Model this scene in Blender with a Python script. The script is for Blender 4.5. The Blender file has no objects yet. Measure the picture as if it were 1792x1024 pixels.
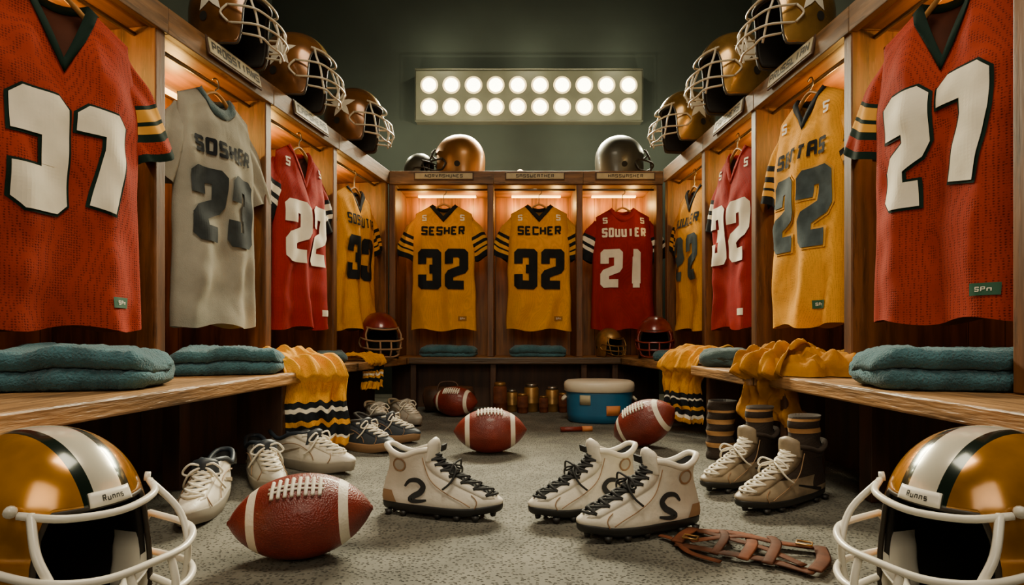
import bpy, bmesh, math, random
from mathutils import Vector, Matrix, Euler, noise
random.seed(7)
SC=bpy.context.scene
COL=SC.collection
pi=math.pi
def sm(a,b,x):
    t=max(0.,min(1.,(x-a)/(b-a))); return t*t*(3-2*t)
def nz(x,y,z): return noise.noise(Vector((x,y,z)))
# ------------------------------------------------------------ materials
def _base(name):
    m=bpy.data.materials.new(name); m.use_nodes=True
    nt=m.node_tree; b=nt.nodes['Principled BSDF']; return m,nt,b
def _mix(nt,f,a,b):
    n=nt.nodes.new('ShaderNodeMix'); n.data_type='RGBA'
    for s,v in ((0,f),(6,a),(7,b)):
        if hasattr(v,'is_linked') or hasattr(v,'links'): nt.links.new(v,n.inputs[s])
        elif s==0: n.inputs[0].default_value=v
        else: n.inputs[s].default_value=(v[0],v[1],v[2],1)
    return n.outputs[2]
def _math(nt,op,a,b=None):
    n=nt.nodes.new('ShaderNodeMath'); n.operation=op
    for i,v in ((0,a),(1,b)):
        if v is None: continue
        if hasattr(v,'links'): nt.links.new(v,n.inputs[i])
        else: n.inputs[i].default_value=v
    return n.outputs[0]
def _ramp(nt,src,lo,hi):
    n=nt.nodes.new('ShaderNodeMapRange'); n.inputs[1].default_value=lo; n.inputs[2].default_value=hi
    nt.links.new(src,n.inputs[0]); return n.outputs[0]
def mat(name,col,rough=.6,metal=0.,var=.25,vs=6,bump=0.,bs=80,sc=(1,1,1),coat=0.,kind='noise',sheen=0.,dots=0,planks=0,plank_axis='X',col2=None,stripe=None,bdist=.002,dotk=.55,scuff=0,spec=None,drand=.25):
    m,nt,b=_base(name)
    tc=nt.nodes.new('ShaderNodeTexCoord'); mp=nt.nodes.new('ShaderNodeMapping')
    mp.inputs['Scale'].default_value=sc
    nt.links.new(tc.outputs['Object'],mp.inputs[0])
    n=nt.nodes.new('ShaderNodeTexNoise'); n.inputs['Scale'].default_value=vs; n.inputs['Detail'].default_value=5
    nt.links.new(mp.outputs[0],n.inputs[0])
    f=_ramp(nt,n.outputs[0],.3,.7)
    d=tuple(c*(1-var) for c in col); l=col2 if col2 else tuple(min(1,c*(1+var)) for c in col)
    c=_mix(nt,f,d,l)
    hgt=None
    if dots:
        v=nt.nodes.new('ShaderNodeTexVoronoi'); v.inputs['Scale'].default_value=dots; v.inputs['Randomness'].default_value=drand
        nt.links.new(tc.outputs['Object'],v.inputs[0])
        g=_ramp(nt,v.outputs[0],.15,.45)
        c=_mix(nt,_math(nt,'MULTIPLY',_math(nt,'SUBTRACT',1.,g),dotk),c,tuple(x*.3 for x in col)); hgt=g
    if scuff:
        n2=nt.nodes.new('ShaderNodeTexNoise'); n2.inputs['Scale'].default_value=scuff; n2.inputs['Detail'].default_value=9; n2.inputs['Roughness'].default_value=.7
        nt.links.new(mp.outputs[0],n2.inputs[0])
        c=_mix(nt,_math(nt,'MULTIPLY',_ramp(nt,n2.outputs[0],.54,.66),.8),c,tuple(x*.28 for x in col))
        n3=nt.nodes.new('ShaderNodeTexNoise'); n3.inputs['Scale'].default_value=scuff*2.3; n3.inputs['Detail'].default_value=8
        nt.links.new(mp.outputs[0],n3.inputs[0])
        c=_mix(nt,_math(nt,'MULTIPLY',_ramp(nt,n3.outputs[0],.60,.72),.6),c,tuple(min(1,x*1.7+.03) for x in col))
    if planks:
        s=nt.nodes.new('ShaderNodeSeparateXYZ'); nt.links.new(tc.outputs['Object'],s.inputs[0])
        fr=_math(nt,'FRACT',_math(nt,'MULTIPLY',s.outputs[plank_axis],1/planks))
        ln=_math(nt,'LESS_THAN',fr,.035)
        c=_mix(nt,_math(nt,'MULTIPLY',ln,.75),c,(.01,.006,.003))
    if stripe:
        s=nt.nodes.new('ShaderNodeSeparateXYZ'); nt.links.new(tc.outputs['Object'],s.inputs[0])
        ax=_math(nt,'ABSOLUTE',s.outputs['X'])
        for w,cc in stripe:
            c=_mix(nt,_math(nt,'LESS_THAN',ax,w),c,cc)
    nt.links.new(c,b.inputs['Base Color'])
    b.inputs['Roughness'].default_value=rough; b.inputs['Metallic'].default_value=metal
    b.inputs['Coat Weight'].default_value=coat; b.inputs['Coat Roughness'].default_value=.12
    b.inputs['Sheen Weight'].default_value=sheen
    if spec is not None: b.inputs['Specular IOR Level'].default_value=spec
    if bump:
        if hgt is None:
            if kind=='voronoi':
                t=nt.nodes.new('ShaderNodeTexVoronoi'); t.inputs['Scale'].default_value=bs
                nt.links.new(tc.outputs['Object'],t.inputs[0])
            else:
                t=nt.nodes.new('ShaderNodeTexNoise'); t.inputs['Scale'].default_value=bs; t.inputs['Detail'].default_value=4
                nt.links.new(mp.outputs[0],t.inputs[0])
            hgt=t.outputs[0]
        bp=nt.nodes.new('ShaderNodeBump'); bp.inputs['Strength'].default_value=bump; bp.inputs['Distance'].default_value=bdist
        nt.links.new(hgt,bp.inputs['Height']); nt.links.new(bp.outputs[0],b.inputs['Normal'])
    return m
def emis(name,col,s):
    m,nt,b=_base(name)
    b.inputs['Base Color'].default_value=(*col,1); b.inputs['Emission Color'].default_value=(*col,1); b.inputs['Emission Strength'].default_value=s
    return m
M={}
M['woodz']=mat('locker_wood_vertical',(.24,.088,.014),.5,var=.6,vs=3,sc=(9,9,.9),bump=.3,bs=14,planks=.14)
M['wooddiv']=mat('divider_wood',(.12,.044,.010),.5,var=.6,vs=3,sc=(9,9,.9),bump=.3,bs=14,scuff=5)
M['woodx']=mat('shelf_wood',(.16,.062,.012),.5,var=.5,vs=3,sc=(.9,9,9),bump=.3,bs=14)
M['fascia']=mat('fascia_wood',(.15,.070,.022),.55,var=.5,vs=4,sc=(.9,9,9),bump=.4,bs=14,scuff=5)
M['bench']=mat('bench_wood',(.31,.16,.060),.42,var=.6,vs=3,sc=(9,.8,9),bump=.8,bs=12,planks=.13,plank_axis='X',bdist=.006,scuff=2.5)
M['benchx']=mat('bench_wood_lengthwise',(.30,.155,.06),.42,var=.5,vs=3,sc=(.8,9,9),bump=.6,bs=12,planks=.13,plank_axis='Y',bdist=.004,scuff=3)
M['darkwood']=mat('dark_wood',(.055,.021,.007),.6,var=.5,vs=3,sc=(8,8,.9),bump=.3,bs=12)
M['carpet']=mat('carpet',(.112,.104,.082),.85,var=.4,vs=6,bump=.9,dots=120,bdist=.005,dotk=.85,drand=.7)
M['wall']=mat('dark_wall',(.026,.034,.028),.9,var=.2,vs=2,bump=.1)
M['ceil']=mat('dark_ceiling',(.008,.010,.010),.9)
FB=dict(rough=.8,var=.18,vs=4,bump=.5,bdist=.0015,spec=.15)
M['red']=mat('red_mesh_fabric',(.33,.030,.008),dots=140,dotk=.9,**FB)
M['redb']=mat('crimson_mesh_fabric',(.30,.014,.008),dots=200,**FB)
M['gold']=mat('gold_mesh_fabric',(.74,.325,.010),dots=200,**FB)
M['grey']=mat('grey_cotton',(.30,.28,.225),rough=.9,var=.2,vs=9,bump=.6,bs=240,spec=.1)
M['green']=mat('dark_green_fabric',(.006,.018,.013),rough=.85,var=.2,bump=.2,bs=200,spec=.15)
M['tagg']=mat('green_label',(.015,.085,.045),rough=.7,var=.1)
M['navy']=mat('near_black_fabric',(.010,.012,.015),rough=.8,var=.2,bump=.2,bs=200,spec=.15)
M['greyblue']=mat('slate_print',(.055,.075,.082),rough=.8,var=.3,vs=20,spec=.15)
M['charc']=mat('charcoal_print',(.030,.036,.038),rough=.8,var=.3,vs=20,spec=.15)
M['whitef']=mat('white_print',(.86,.79,.63),rough=.75,var=.06,vs=20)
M['stripeg']=mat('pale_gold_stripe',(.70,.34,.045),rough=.8,var=.1,spec=.15)
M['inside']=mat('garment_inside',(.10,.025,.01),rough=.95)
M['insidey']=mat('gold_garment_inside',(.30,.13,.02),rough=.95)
M['hang']=mat('hanger_wood',(.50,.24,.07),.4,var=.3,sc=(1,6,6))
M['steel']=mat('dark_steel',(.25,.22,.18),.35,metal=.9,var=.1)
M['teal']=mat('teal_terry',(.040,.130,.160),.95,var=.35,vs=14,bump=1.,bs=150,sheen=.2,bdist=.010)
M['slate']=mat('slate_cloth',(.04,.075,.08),.95,var=.2,vs=12,bump=1.,bs=200,sheen=.2,bdist=.003)
M['leather']=mat('football_leather',(.19,.020,.010),.40,var=.4,vs=9,bump=.8,bs=260,kind='voronoi',coat=.15,bdist=.0015)
M['whitel']=mat('white_leather',(.78,.70,.56),.5,var=.1,vs=9,bump=.25,bs=160,kind='voronoi')
M['lace']=mat('white_lace',(.85,.78,.64),.7,var=.05)
M['helm']=mat('gold_shell_striped',(.48,.195,.012),.20,metal=.5,var=.55,vs=8,coat=.8,stripe=[(.038,(.012,.022,.015)),(.022,(.9,.82,.66))])
M['helmg']=mat('antique_gold_shell',(.40,.21,.045),.24,metal=.6,var=.5,vs=8,coat=.6,stripe=[(.030,(.12,.05,.015)),(.012,(.7,.5,.25))])
M['helmb']=mat('bronze_shell',(.22,.085,.02),.24,metal=.5,var=.5,vs=8,coat=.6,stripe=[(.040,(.62,.40,.12))])
M['helmr']=mat('maroon_shell',(.20,.018,.01),.28,metal=.1,var=.3,vs=5,coat=.5)
M['helmk']=mat('graphite_shell',(.10,.095,.075),.4,metal=.5,var=.3,vs=5,coat=.3)
M['helmc']=mat('copper_shell',(.40,.17,.04),.35,metal=.6,var=.3,vs=5,coat=.3)
M['maskw']=mat('white_mask_coating',(.82,.76,.64),.35,var=.08,vs=20,coat=.3)
M['maskt']=mat('tan_mask_coating',(.58,.50,.37),.35,var=.1,coat=.3)
M['pad']=mat('black_padding',(.016,.012,.009),.8)
M['rim']=mat('rim_rubber',(.03,.02,.012),.5)
M['plate']=mat('ivory_plate',(.42,.36,.22),.5,var=.1,vs=20)
M['ink']=mat('dark_ink',(.02,.018,.015),.6)
M['shoew']=mat('white_shoe_leather',(.76,.69,.57),.45,var=.12,vs=14,bump=.3,bs=120,bdist=.003)
M['shoec']=mat('taupe_shoe_leather',(.27,.205,.13),.5,var=.45,vs=14,bump=.2,bs=120)
M['shoeg']=mat('grey_white_shoe',(.46,.42,.35),.5,var=.25,vs=12,bump=.2,bs=120)
M['shoek']=mat('charcoal_shoe',(.03,.04,.055),.5,var=.3,vs=12)
M['sole']=mat('black_sole',(.015,.014,.013),.5)
M['solet']=mat('tan_sole',(.30,.17,.08),.6,var=.2)
M['solew']=mat('grey_sole',(.34,.30,.24),.6,var=.15)
M['lacek']=mat('black_lace',(.02,.02,.02),.8)
M['sockd']=mat('dark_sock_knit',(.030,.018,.011),.95,var=.2,bump=.8,bs=150)
M['sockt']=mat('tan_stripe_knit',(.50,.25,.08),.95,var=.15,bump=.8,bs=150)
M['must']=mat('mustard_cloth',(.40,.165,.008),.9,var=.4,vs=10,bump=.6,bs=200,spec=.15)
M['blue']=mat('blue_plastic',(.015,.13,.26),.4,var=.15)
M['lidw']=mat('cream_plastic',(.75,.66,.50),.4,var=.06)
M['orange']=mat('orange_label',(.60,.20,.05),.6)
M['brass']=mat('aged_brass',(.34,.18,.05),.4,metal=.7,var=.4,vs=14)
M['brown']=mat('brown_leather',(.07,.022,.009),.75,var=.5,vs=20,bump=.4,bs=60,spec=.2)
M['brown2']=mat('reddish_brown_leather',(.12,.034,.012),.75,var=.5,vs=20,bump=.4,bs=60,spec=.2)
M['bulb']=emis('lamp_glow',(1,.90,.60),14)
M['halo']=emis('lamp_halo_glow',(1,.80,.42),.7)  # weak emission imitating the bloom around the bulbs
M['puck']=emis('warm_strip',(1,.60,.16),6)
M['lens']=mat('panel_housing',(.10,.10,.072),.6,metal=.0,var=.15)
# ------------------------------------------------------------ builders
def mk(name,verts,faces,mats,parent=None,smooth=True,mi=None,loc=(0,0,0),rot=(0,0,0),weld=0):
    me=bpy.data.meshes.new(name); me.from_pydata([tuple(v) for v in verts],[],faces); 
    if not isinstance(mats,(list,tuple)): mats=[mats]
    for m in mats: me.materials.append(m)
    if mi:
        for p,i in zip(me.polygons,mi): p.material_index=i
    bm=bmesh.new(); bm.from_mesh(me)
    if weld: bmesh.ops.remove_doubles(bm,verts=bm.verts,dist=weld)
    bmesh.ops.recalc_face_normals(bm,faces=bm.faces); bm.to_mesh(me); bm.free()
    for p in me.polygons: p.use_smooth=smooth
    o=bpy.data.objects.new(name,me); COL.objects.link(o)
    o.location=loc; o.rotation_euler=rot
    if parent: o.parent=parent
    return o
def tag(o,label,cat,group=None,kind=None):
    o['label']=label; o['category']=cat
    if group: o['group']=group
    if kind: o['kind']=kind
    return o
def root(name,loc,rot,label,cat,group=None,scale=1):
    o=bpy.data.objects.new(name,None); COL.objects.link(o); o.empty_display_size=.05
    o.location=loc; o.rotation_euler=rot if isinstance(rot,(tuple,list)) else (0,0,rot); o.scale=scale if isinstance(scale,tuple) else (scale,)*3
    return tag(o,label,cat,group)
def prism(name,pts,z0,z1,m,parent=None,bev=.004,loc=(0,0,0),rot=(0,0,0)):
    bm=bmesh.new()
    a=[bm.verts.new((p[0],p[1],z0)) for p in pts]; b=[bm.verts.new((p[0],p[1],z1)) for p in pts]
    n=len(pts); bm.faces.new(a[::-1]); bm.faces.new(b)
    for i in range(n): bm.faces.new((a[i],a[(i+1)%n],b[(i+1)%n],b[i]))
    if bev: bmesh.ops.bevel(bm,geom=bm.edges[:],offset=bev,segments=2,affect='EDGES',profile=.5)
    bmesh.ops.recalc_face_normals(bm,faces=bm.faces)
    me=bpy.data.meshes.new(name); bm.to_mesh(me); bm.free(); me.materials.append(m)
    o=bpy.data.objects.new(name,me); COL.objects.link(o); o.location=loc; o.rotation_euler=rot
    if parent: o.parent=parent
    return o
def box(name,x0,x1,y0,y1,z0,z1,m,parent=None,bev=.004,loc=(0,0,0),rot=(0,0,0)):
    return prism(name,[(x0,y0),(x1,y0),(x1,y1),(x0,y1)],z0,z1,m,parent,bev,loc,rot)
def grid_faces(nr,nc,closed=False):
    F=[]
    for i in range(nr-1):
        for j in range(nc if closed else nc-1):
            k=(j+1)%nc; F.append((i*nc+j,i*nc+k,(i+1)*nc+k,(i+1)*nc+j))
    return F
def cr(P,n,closed=False):
    P=[Vector(p) for p in P]; out=[]; L=len(P); segs=L if closed else L-1
    for i in range(segs):
        g=lambda k:P[k%L] if closed else P[max(0,min(L-1,k))]
        a,b,c,d=g(i-1),g(i),g(i+1),g(i+2)
        for k in range(n):
            t=k/n; out.append(.5*((2*b)+(c-a)*t+(2*a-5*b+4*c-d)*t*t+(3*b-a-3*c+d)*t**3))
    if not closed: out.append(P[-1].copy())
    return out
class Geo:
    def __init__(s): s.v=[]; s.f=[]; s.m=[]
    def add(s,v,f,m=0):
        o=len(s.v); s.v+= [Vector(x) for x in v]; s.f+=[tuple(i+o for i in q) for q in f]
        s.m+= m if isinstance(m,list) else [m]*len(f)
    def tube(s,P,r,n=8,closed=False,m=0,ry=None,sub=0,up=(0,0,1)):
        P=cr(P,sub,closed) if sub else [Vector(p) for p in P]
        N=len(P); V=[]; u=None
        for i,p in enumerate(P):
            if closed: t=P[(i+1)%N]-P[i-1]
            else: t=P[min(N-1,i+1)]-P[max(0,i-1)]
            t=t.normalized() if t.length>1e-9 else Vector((0,0,1))
            if u is None:
                u=Vector(up)-t*t.dot(Vector(up))
                if u.length<.05: u=Vector((1,0,0))-t*t.x
            else: u=u-t*t.dot(u)
            u.normalize(); w=t.cross(u)
            rr=r(i/(N-1)) if callable(r) else r
            r2=(ry(i/(N-1)) if callable(ry) else ry) if ry else rr
            for k in range(n):
                a=2*pi*k/n; V.append(p+w*math.cos(a)*rr+u*math.sin(a)*r2)
        F=[]
        for i in range(N if closed else N-1):
            for k in range(n):
                F.append((i*n+k,i*n+(k+1)%n,((i+1)%N)*n+(k+1)%n,((i+1)%N)*n+k))
        if not closed: F+= [tuple(range(n))[::-1],tuple((N-1)*n+k for k in range(n))]
        s.add(V,F,m)
    def lathe(s,prof,n=28,m=0,c=(0,0,0)):
        V=[(c[0]+r*math.cos(2*pi*k/n),c[1]+r*math.sin(2*pi*k/n),c[2]+z) for r,z in prof for k in range(n)]
        F=grid_faces(len(prof),n,True)
        F.append(tuple(range(n))[::-1]); F.append(tuple((len(prof)-1)*n+k for k in range(n)))
        s.add(V,F,m)
    def xf(s,Mx): s.v=[Mx@v for v in s.v]; return s
    def obj(s,name,mats,parent=None,smooth=True,**k): return mk(name,s.v,s.f,mats,parent,smooth,s.m,**k)
def solid(o,t,off=-1):
    md=o.modifiers.new('thick','SOLIDIFY'); md.thickness=t; md.offset=off; return o
# ------------------------------------------------------------ block lettering
GL={'3':["04 06 46 40 00 02","23 43"],'7':["05 06 46 44 20"],'7s':["05 06 46 44 20","10 30"],'2':["04 06 46 43 02 00 40"],'1':["16 26 20","10 30"],
'S':["45 46 06 03 43 40 00 01"],'O':["00 06 46 40 00"],'E':["46 06 00 40","03 33"],'H':["06 00","46 40","03 43"],'R':["00 06 46 43 03","23 40"],
'B':["00 06 46 40 00","03 43"],'T':["06 46","26 20"],'A':["00 06 46 40","03 43"],'C':["45 46 06 00 40 41"],'M':["00 06 46 40","26 23"],
'K':["06 00","03 46","03 40"],'U':["06 00 40 46"],'I':["26 20"],'V':["06 20","46 20"],'N':["00 06","06 40","40 46"],'P':["00 06 46 43 03"],'L':["06 00 40"],
'W':["06 00 40 46","20 23"],'Y':["06 23","46 23 20"],'u':["04 00 40 44"],'n':["00 04 44 40"],'s':["44 04 02 42 40 00"]}
def ribbon(bm,P,w,ext,bev,lay):
    P=[Vector(p) for p in P]; closed=(P[0]-P[-1]).length<1e-6
    if closed: P=P[:-1]
    N=len(P)
    if not closed and ext:
        P[0]=P[0]+(P[0]-P[1]).normalized()*ext; P[-1]=P[-1]+(P[-1]-P[-2]).normalized()*ext
    nv=lambda p:bm.verts.new((p.x,p.y,lay))
    ins=[];outs=[]
    for i in range(N):
        a=closed or i>0; b=closed or i<N-1
        d1=(P[i]-P[i-1]).normalized() if a else None; d2=(P[(i+1)%N]-P[i]).normalized() if b else None
        if not a or not b:
            d=d1 or d2; n=Vector((-d.y,d.x)); l=nv(P[i]+n*w/2); r=nv(P[i]-n*w/2); ins.append((l,r)); outs.append((l,r)); continue
        n1=Vector((-d1.y,d1.x)); n2=Vector((-d2.y,d2.x)); n=(n1+n2).normalized(); k=1/max(.45,n.dot(n1))
        cr_=d1.x*d2.y-d1.y*d2.x
        Lp=P[i]+n*w/2*k; Rp=P[i]-n*w/2*k
        if abs(cr_)<.05:
            l=nv(Lp); r=nv(Rp); ins.append((l,r)); outs.append((l,r)); continue
        c=bev*w*min(1,abs(cr_))
        if cr_>0:
            I=nv(Lp); o1=nv(Rp-d1*c); o2=nv(Rp+d2*c); bm.faces.new((I,o1,o2)); ins.append((I,o1)); outs.append((I,o2))
        else:
            I=nv(Rp); o1=nv(Lp-d1*c); o2=nv(Lp+d2*c); bm.faces.new((I,o2,o1)); ins.append((o1,I)); outs.append((o2,I))
    for i in range(N if closed else N-1):
        j=(i+1)%N; bm.faces.new((outs[i][0],outs[i][1],ins[j][1],ins[j][0]))
def lettering(text,cx,cz,h,asp,st,gap,fn,name,m,parent,grow=0,step=.02,serif=False,bev=.4,lay=.0007):
    w=h*asp; tot=len(text)*w+(len(text)-1)*gap; bm=bmesh.new(); x=cx-tot/2
    for ch in text:
        key='7s' if (ch=='7' and serif) else ch
        for pi_,pl in enumerate(GL[key]):
            pts=[(x+st/2+int(t[0])/4*(w-st), cz-h/2+st/2+int(t[1])/6*(h-st)) for t in pl.split()]
            ribbon(bm,pts,st+2*grow,grow,bev,lay*pi_)
        x+=w+gap
    if step:
        for ax in (0,1):
            lo=cx-tot/2-.05 if ax==0 else cz-h/2-.03; hi=cx+tot/2+.05 if ax==0 else cz+h/2+.03
            k=lo
            while k<hi:
                co=[0,0,0]; no=[0,0,0]; co[ax]=k; no[ax]=1
                bmesh.ops.bisect_plane(bm,geom=bm.verts[:]+bm.edges[:]+bm.faces[:],plane_co=co,plane_no=no,dist=1e-6)
                k+=step
    for v in bm.verts:
        l_=v.co.z; v.co=fn(v.co.x,v.co.y)+Vector((0,-l_,0))
    me=bpy.data.meshes.new(name); bm.to_mesh(me); bm.free(); me.materials.append(m)
    o=bpy.data.objects.new(name,me); COL.objects.link(o)
    if parent: o.parent=parent
    return o
# ------------------------------------------------------------ jersey
def jersey(loc,yaw,L,body,inside,collar,num,numc,outc,name,namec,slv,label,vd=.12,wf=1.,tagm=None,seed=0,p=1.,patch=None,
           nh=.30,nz0=.50,namez=.76,numw=.58,serif=False,sl=1.,cx=0.,ngap=.09):
    r=root('jersey',loc,yaw,label,'jersey','jerseys hanging in the lockers')
    ws=.20*wf; wn=.08*wf; sl_h=.065
    def Wt(t): return wf*(.235-.012*sm(.0,.5,t)-.0*t) if t<.74 else wf*(.223-(.023)*sm(.74,1,t))
    def zt(x,back=False):
        a=abs(x)
        if a<wn-1e-7:
            return L-.025*(1-(a/wn)**2) if back else L-vd*(1-(a/wn)**p)
        return L-(a-wn)/(ws-wn)*sl_h
    def fold(x,z,t,s):
        e=(1-abs(s)**4)
        return e*((.020*(1-t)**1.2+.003)*math.sin(x*32+seed*1.7+3.5*nz(x*3,z*2,seed))*sm(1,.6,t) + .028*nz(x*5+seed,z*2.6,seed*3.1) +.014*nz(x*12+z*5,z*8-x*6,seed)*(.4+abs(s))+.008*math.sin(18*(z+abs(x)*1.2)+seed)*sm(.5,.9,t)*(1-abs(s)))
    def yf(x,z):
        t=max(0,min(1,z/zt(x))); s=max(-1,min(1,x/Wt(t)))
        tt_=max(0,min(1,z/L)); 
        prof=math.sqrt(max(0,1-abs(s)**3.2))
        top=sm(1.,.72,t); neck=max(0,1-(abs(x)/wn)**2) if abs(x)<wn else 0
        D=.055*top+(1-top)*max(.03*neck,min(.028,.45*(1-t)))
        return -D*prof+fold(x,z,tt_,s)*sm(1,.88,t)
    NS,NT=80,96
    g=Geo()
    for front in (1,0):
        V=[]
        for i in range(NT+1):
            t=i/NT
            for j in range(NS+1):
                s=-1+2*j/NS; x=s*Wt(t); z=t*zt(x,not front)
                if front: y=yf(x,t*zt(x))
                else:
                    top=sm(1.,.72,t); y=(.045*top+(1-top)*max(min(.024,.45*(1-t)),.03*(max(0,1-(x/wn)**2)**.5 if abs(x)<wn else 0)))*math.sqrt(max(0,1-abs(s)**2.6))
                V.append((x+(.010*nz(z*6,seed,s))*abs(s)**30,y,z+(1-t)**6*.010*math.sin(x*22+seed)))
        g.add(V,grid_faces(NT+1,NS+1),[0 if front else 1]*(NT*NS))
    o=mk('torso',g.v,g.f,[body,inside],r,True,g.m,weld=.0006)
    # sleeves
    for sd in (-1,1):
        A=Vector((sd*.160*wf,.010,.875*L)); B=Vector((sd*.290*wf*(.5+.5*sl),.012,(.885-.30*sl)*L))
        ax=(B-A).normalized(); pe=Vector((ax.z,0,-ax.x)).normalized(); NR=26; V=[];mi=[]
        for i in range(NR):
            q=i/(NR-1); c=A.lerp(B,q); hw=(.052+.030*sm(0,.35,q)-.004*q)*wf; th=.016+.018*sm(0,.5,q)
            for k in range(28):
                a=2*pi*k/28
                V.append(c+pe*math.cos(a)*hw+Vector((0,1,0))*(math.sin(a)*th*(1+.30*math.sin(5*a+q*5+seed)))+ax*(.006*math.sin(3*a+seed)*q))
        for i in range(NR-1):
            q=(i+.5)/(NR-1); c=0
            for (a,b,ci) in slv:
                if a<=q<b: c=ci
            mi+=[c]*28
        F=grid_faces(NR,28,True)
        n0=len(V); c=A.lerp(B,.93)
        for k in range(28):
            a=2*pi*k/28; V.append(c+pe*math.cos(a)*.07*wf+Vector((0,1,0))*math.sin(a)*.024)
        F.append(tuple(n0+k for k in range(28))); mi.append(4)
        mk('sleeve',V,F,[body,M['navy'] if collar!=M['green'] else M['green'],M['stripeg'],M['whitef'],M['inside']],r,True,mi)
    # collar
    g=Geo(); k=1+.030/wn
    for back in (0,1):
        V=[];n=33
        for j in range(n):
            x=-wn+2*wn*j/(n-1); z=zt(x*.99999,back)
            xo=x*k
            if back: zo=z-.022
            else: zo=L+(z-L)*(1+.036/vd)-.004
            zo=min(zo,zt(xo,back)-.001) if abs(xo)>wn else zo
            if back: 
                y=.03*max(0,1-(x/wn)**2)**.5; V+=[(x,y-.002,z+.003),(x,y-.004,zo)]
            else:
                xm=(x+xo)/2; zm=(z+zo)/2
                V+=[(x,yf(x,z)-.0015,z+.003),(xm,yf(xm,min(zm,zt(xm)))-.006,zm),(xo,yf(xo,zo)-.0045,zo)]
        st_=2 if back else 3
        F=[(st_*j+q,st_*j+q+1,st_*j+st_+q+1,st_*j+st_+q) for j in range(n-1) for q in range(st_-1)]
        g.add(V,F)
    solid(g.obj('collar',collar,r),.003,0)
    e=lambda d:(lambda x,z:Vector((x,yf(x,z)-d,z)))
    cz=nz0*L
    if outc: lettering(num,cx,cz,nh,numw,nh*.215,nh*ngap,e(.0040),'number_outline',outc,r,grow=.008,serif=serif,step=.010)
    lettering(num,cx,cz,nh,numw,nh*.215,nh*ngap,e(.0080),'number',numc,r,serif=serif,step=.010)
    if name: lettering(name,cx,namez*L,.066,min(.72,.27*wf/len(name)/.066),.0140 if len(name)<8 else .011,.0075,e(.0065),'name_lettering',namec,r,step=.008)
    if tagm:
        x0,x1,z0,z1=.105*wf,.165*wf,.065,.098
        V=[(x0+(x1-x0)*i/6,0,z0+(z1-z0)*j/3) for j in range(4) for i in range(7)]
        V=[(v[0],yf(v[0],v[2])-.004,v[2]) for v in V]
        mk('hem_label',V,grid_faces(4,7),tagm,r)
        lettering("SPn",(x0+x1)/2,(z0+z1)/2,.013,.7,.0022,.003,e(.0055),'label_print',M['whitef'],r,lay=.0003)
    if patch:
        for sx in (-1,1): lettering("S",sx*.135*wf,.890*L,.045,.7,.009,0,e(.005),'shoulder_mark',patch,r)
    # hanger
    h=root('coat_hanger',(loc[0],loc[1],loc[2]+L-.09),yaw,'curved wooden coat hanger with a metal hook','coat hanger','coat hangers in the lockers')
    g=Geo(); g.tube([(-.115*wf,.0,.018),(-.085*wf,0,.042),(-.045,0,.074),(0,0,.094),(.045,0,.074),(.085*wf,0,.042),(.115*wf,0,.018)],.010,8,sub=4,ry=.007)
    g.obj('hanger_body',M['hang'],h)
    top=1.545-(loc[2]+L-.09)
    g=Geo(); g.tube([(0,0,.094),(0,0,top-.035),(.016,0,top-.018),(.014,0,top+.006),(0,0,top+.014),(-.014,0,top+.004)],.003,6,sub=5)
    g.obj('hook',M['steel'],h)
    return r
# ------------------------------------------------------------ lockers
def rowpt(row,d,inn=0.):
    if row=='L': x=-(.864+.18*(4-d)); n=Vector((-.984,.177,0)); 
    else: x=1.056+.068*(3.97-d); n=Vector((.998,.068,0))
    return Vector((x,d,0))+n*inn
aL=math.atan2(1,.18); aR=math.atan2(-1,.068)
ZS=1.58; ZT=1.66; BZ=.36
def locker(o,rot,w,first,last):
    r=root('locker',o,rot,'open stained-wood locker bay lit warm from the top shelf','locker','open wooden lockers')
    D=.45; t=.045
    box('back_panel',0.002,w-.002,D-.02,D,0,ZS,M['woodz'],r,.001)
    box('seat_board',.001,w-.001,.0,D-.022,BZ-.05,BZ,M['woodx'],r,.002)
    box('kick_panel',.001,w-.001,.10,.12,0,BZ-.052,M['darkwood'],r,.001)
    if first: box('divider',.001,t,.0,D-.022,BZ+.001,ZS-.001,M['wooddiv'],r,.004)
    box('divider',w-t,w-.001,.0,D-.022,BZ+.001,ZS-.001,M['wooddiv'],r,.004)
    box('top_shelf',.001,w-.001,.022,D,ZS,ZS+.03,M['woodx'],r,.002)
    box('fascia',.001,w-.001,-.012,.02,ZS-.012,ZT,M['fascia'],r,.003)
    box('light_strip',w*.2,w*.8,D-.10,D-.07,ZS-.014,ZS-.002,M['puck'],r,.002)
    g=Geo(); g.tube([(.046 if first else .002,.085,1.553),(w-t-.001,.085,1.553)],.008,8)
    g.obj('hanging_rail',M['steel'],r)
    return r
Lb=[1.38,2.015,2.636,3.26,3.995]; Rb=[3.95,3.27,2.68,2.0,1.36]
for i in range(4):
    a=rowpt('L',Lb[i]); b=rowpt('L',Lb[i+1]); locker(a,aL,(b-a).length,i==0,i==3)
    a=rowpt('R',Rb[i]); b=rowpt('R',Rb[i+1]); locker(a,aR,(b-a).length,i==0,i==3)
xb=[-.862,-.128,.496,1.056]
for i in range(3): locker(Vector((xb[i],4.0,0)),0,xb[i+1]-xb[i],i==0,i==2)
def lamp(kind,loc,e,col,size=.05,rot=None,name='point_light',spread=None,sy=None):
    l=bpy.data.lights.new(name,kind); l.energy=e; l.color=col
    if kind=='AREA':
        l.size=size
        if sy: l.shape='RECTANGLE'; l.size_y=sy
        if spread: l.spread=spread
    else: l.shadow_soft_size=size
    o=bpy.data.objects.new(name,l); COL.objects.link(o); o.location=loc
    if rot is not None: o.rotation_euler=rot
    return o
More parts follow.
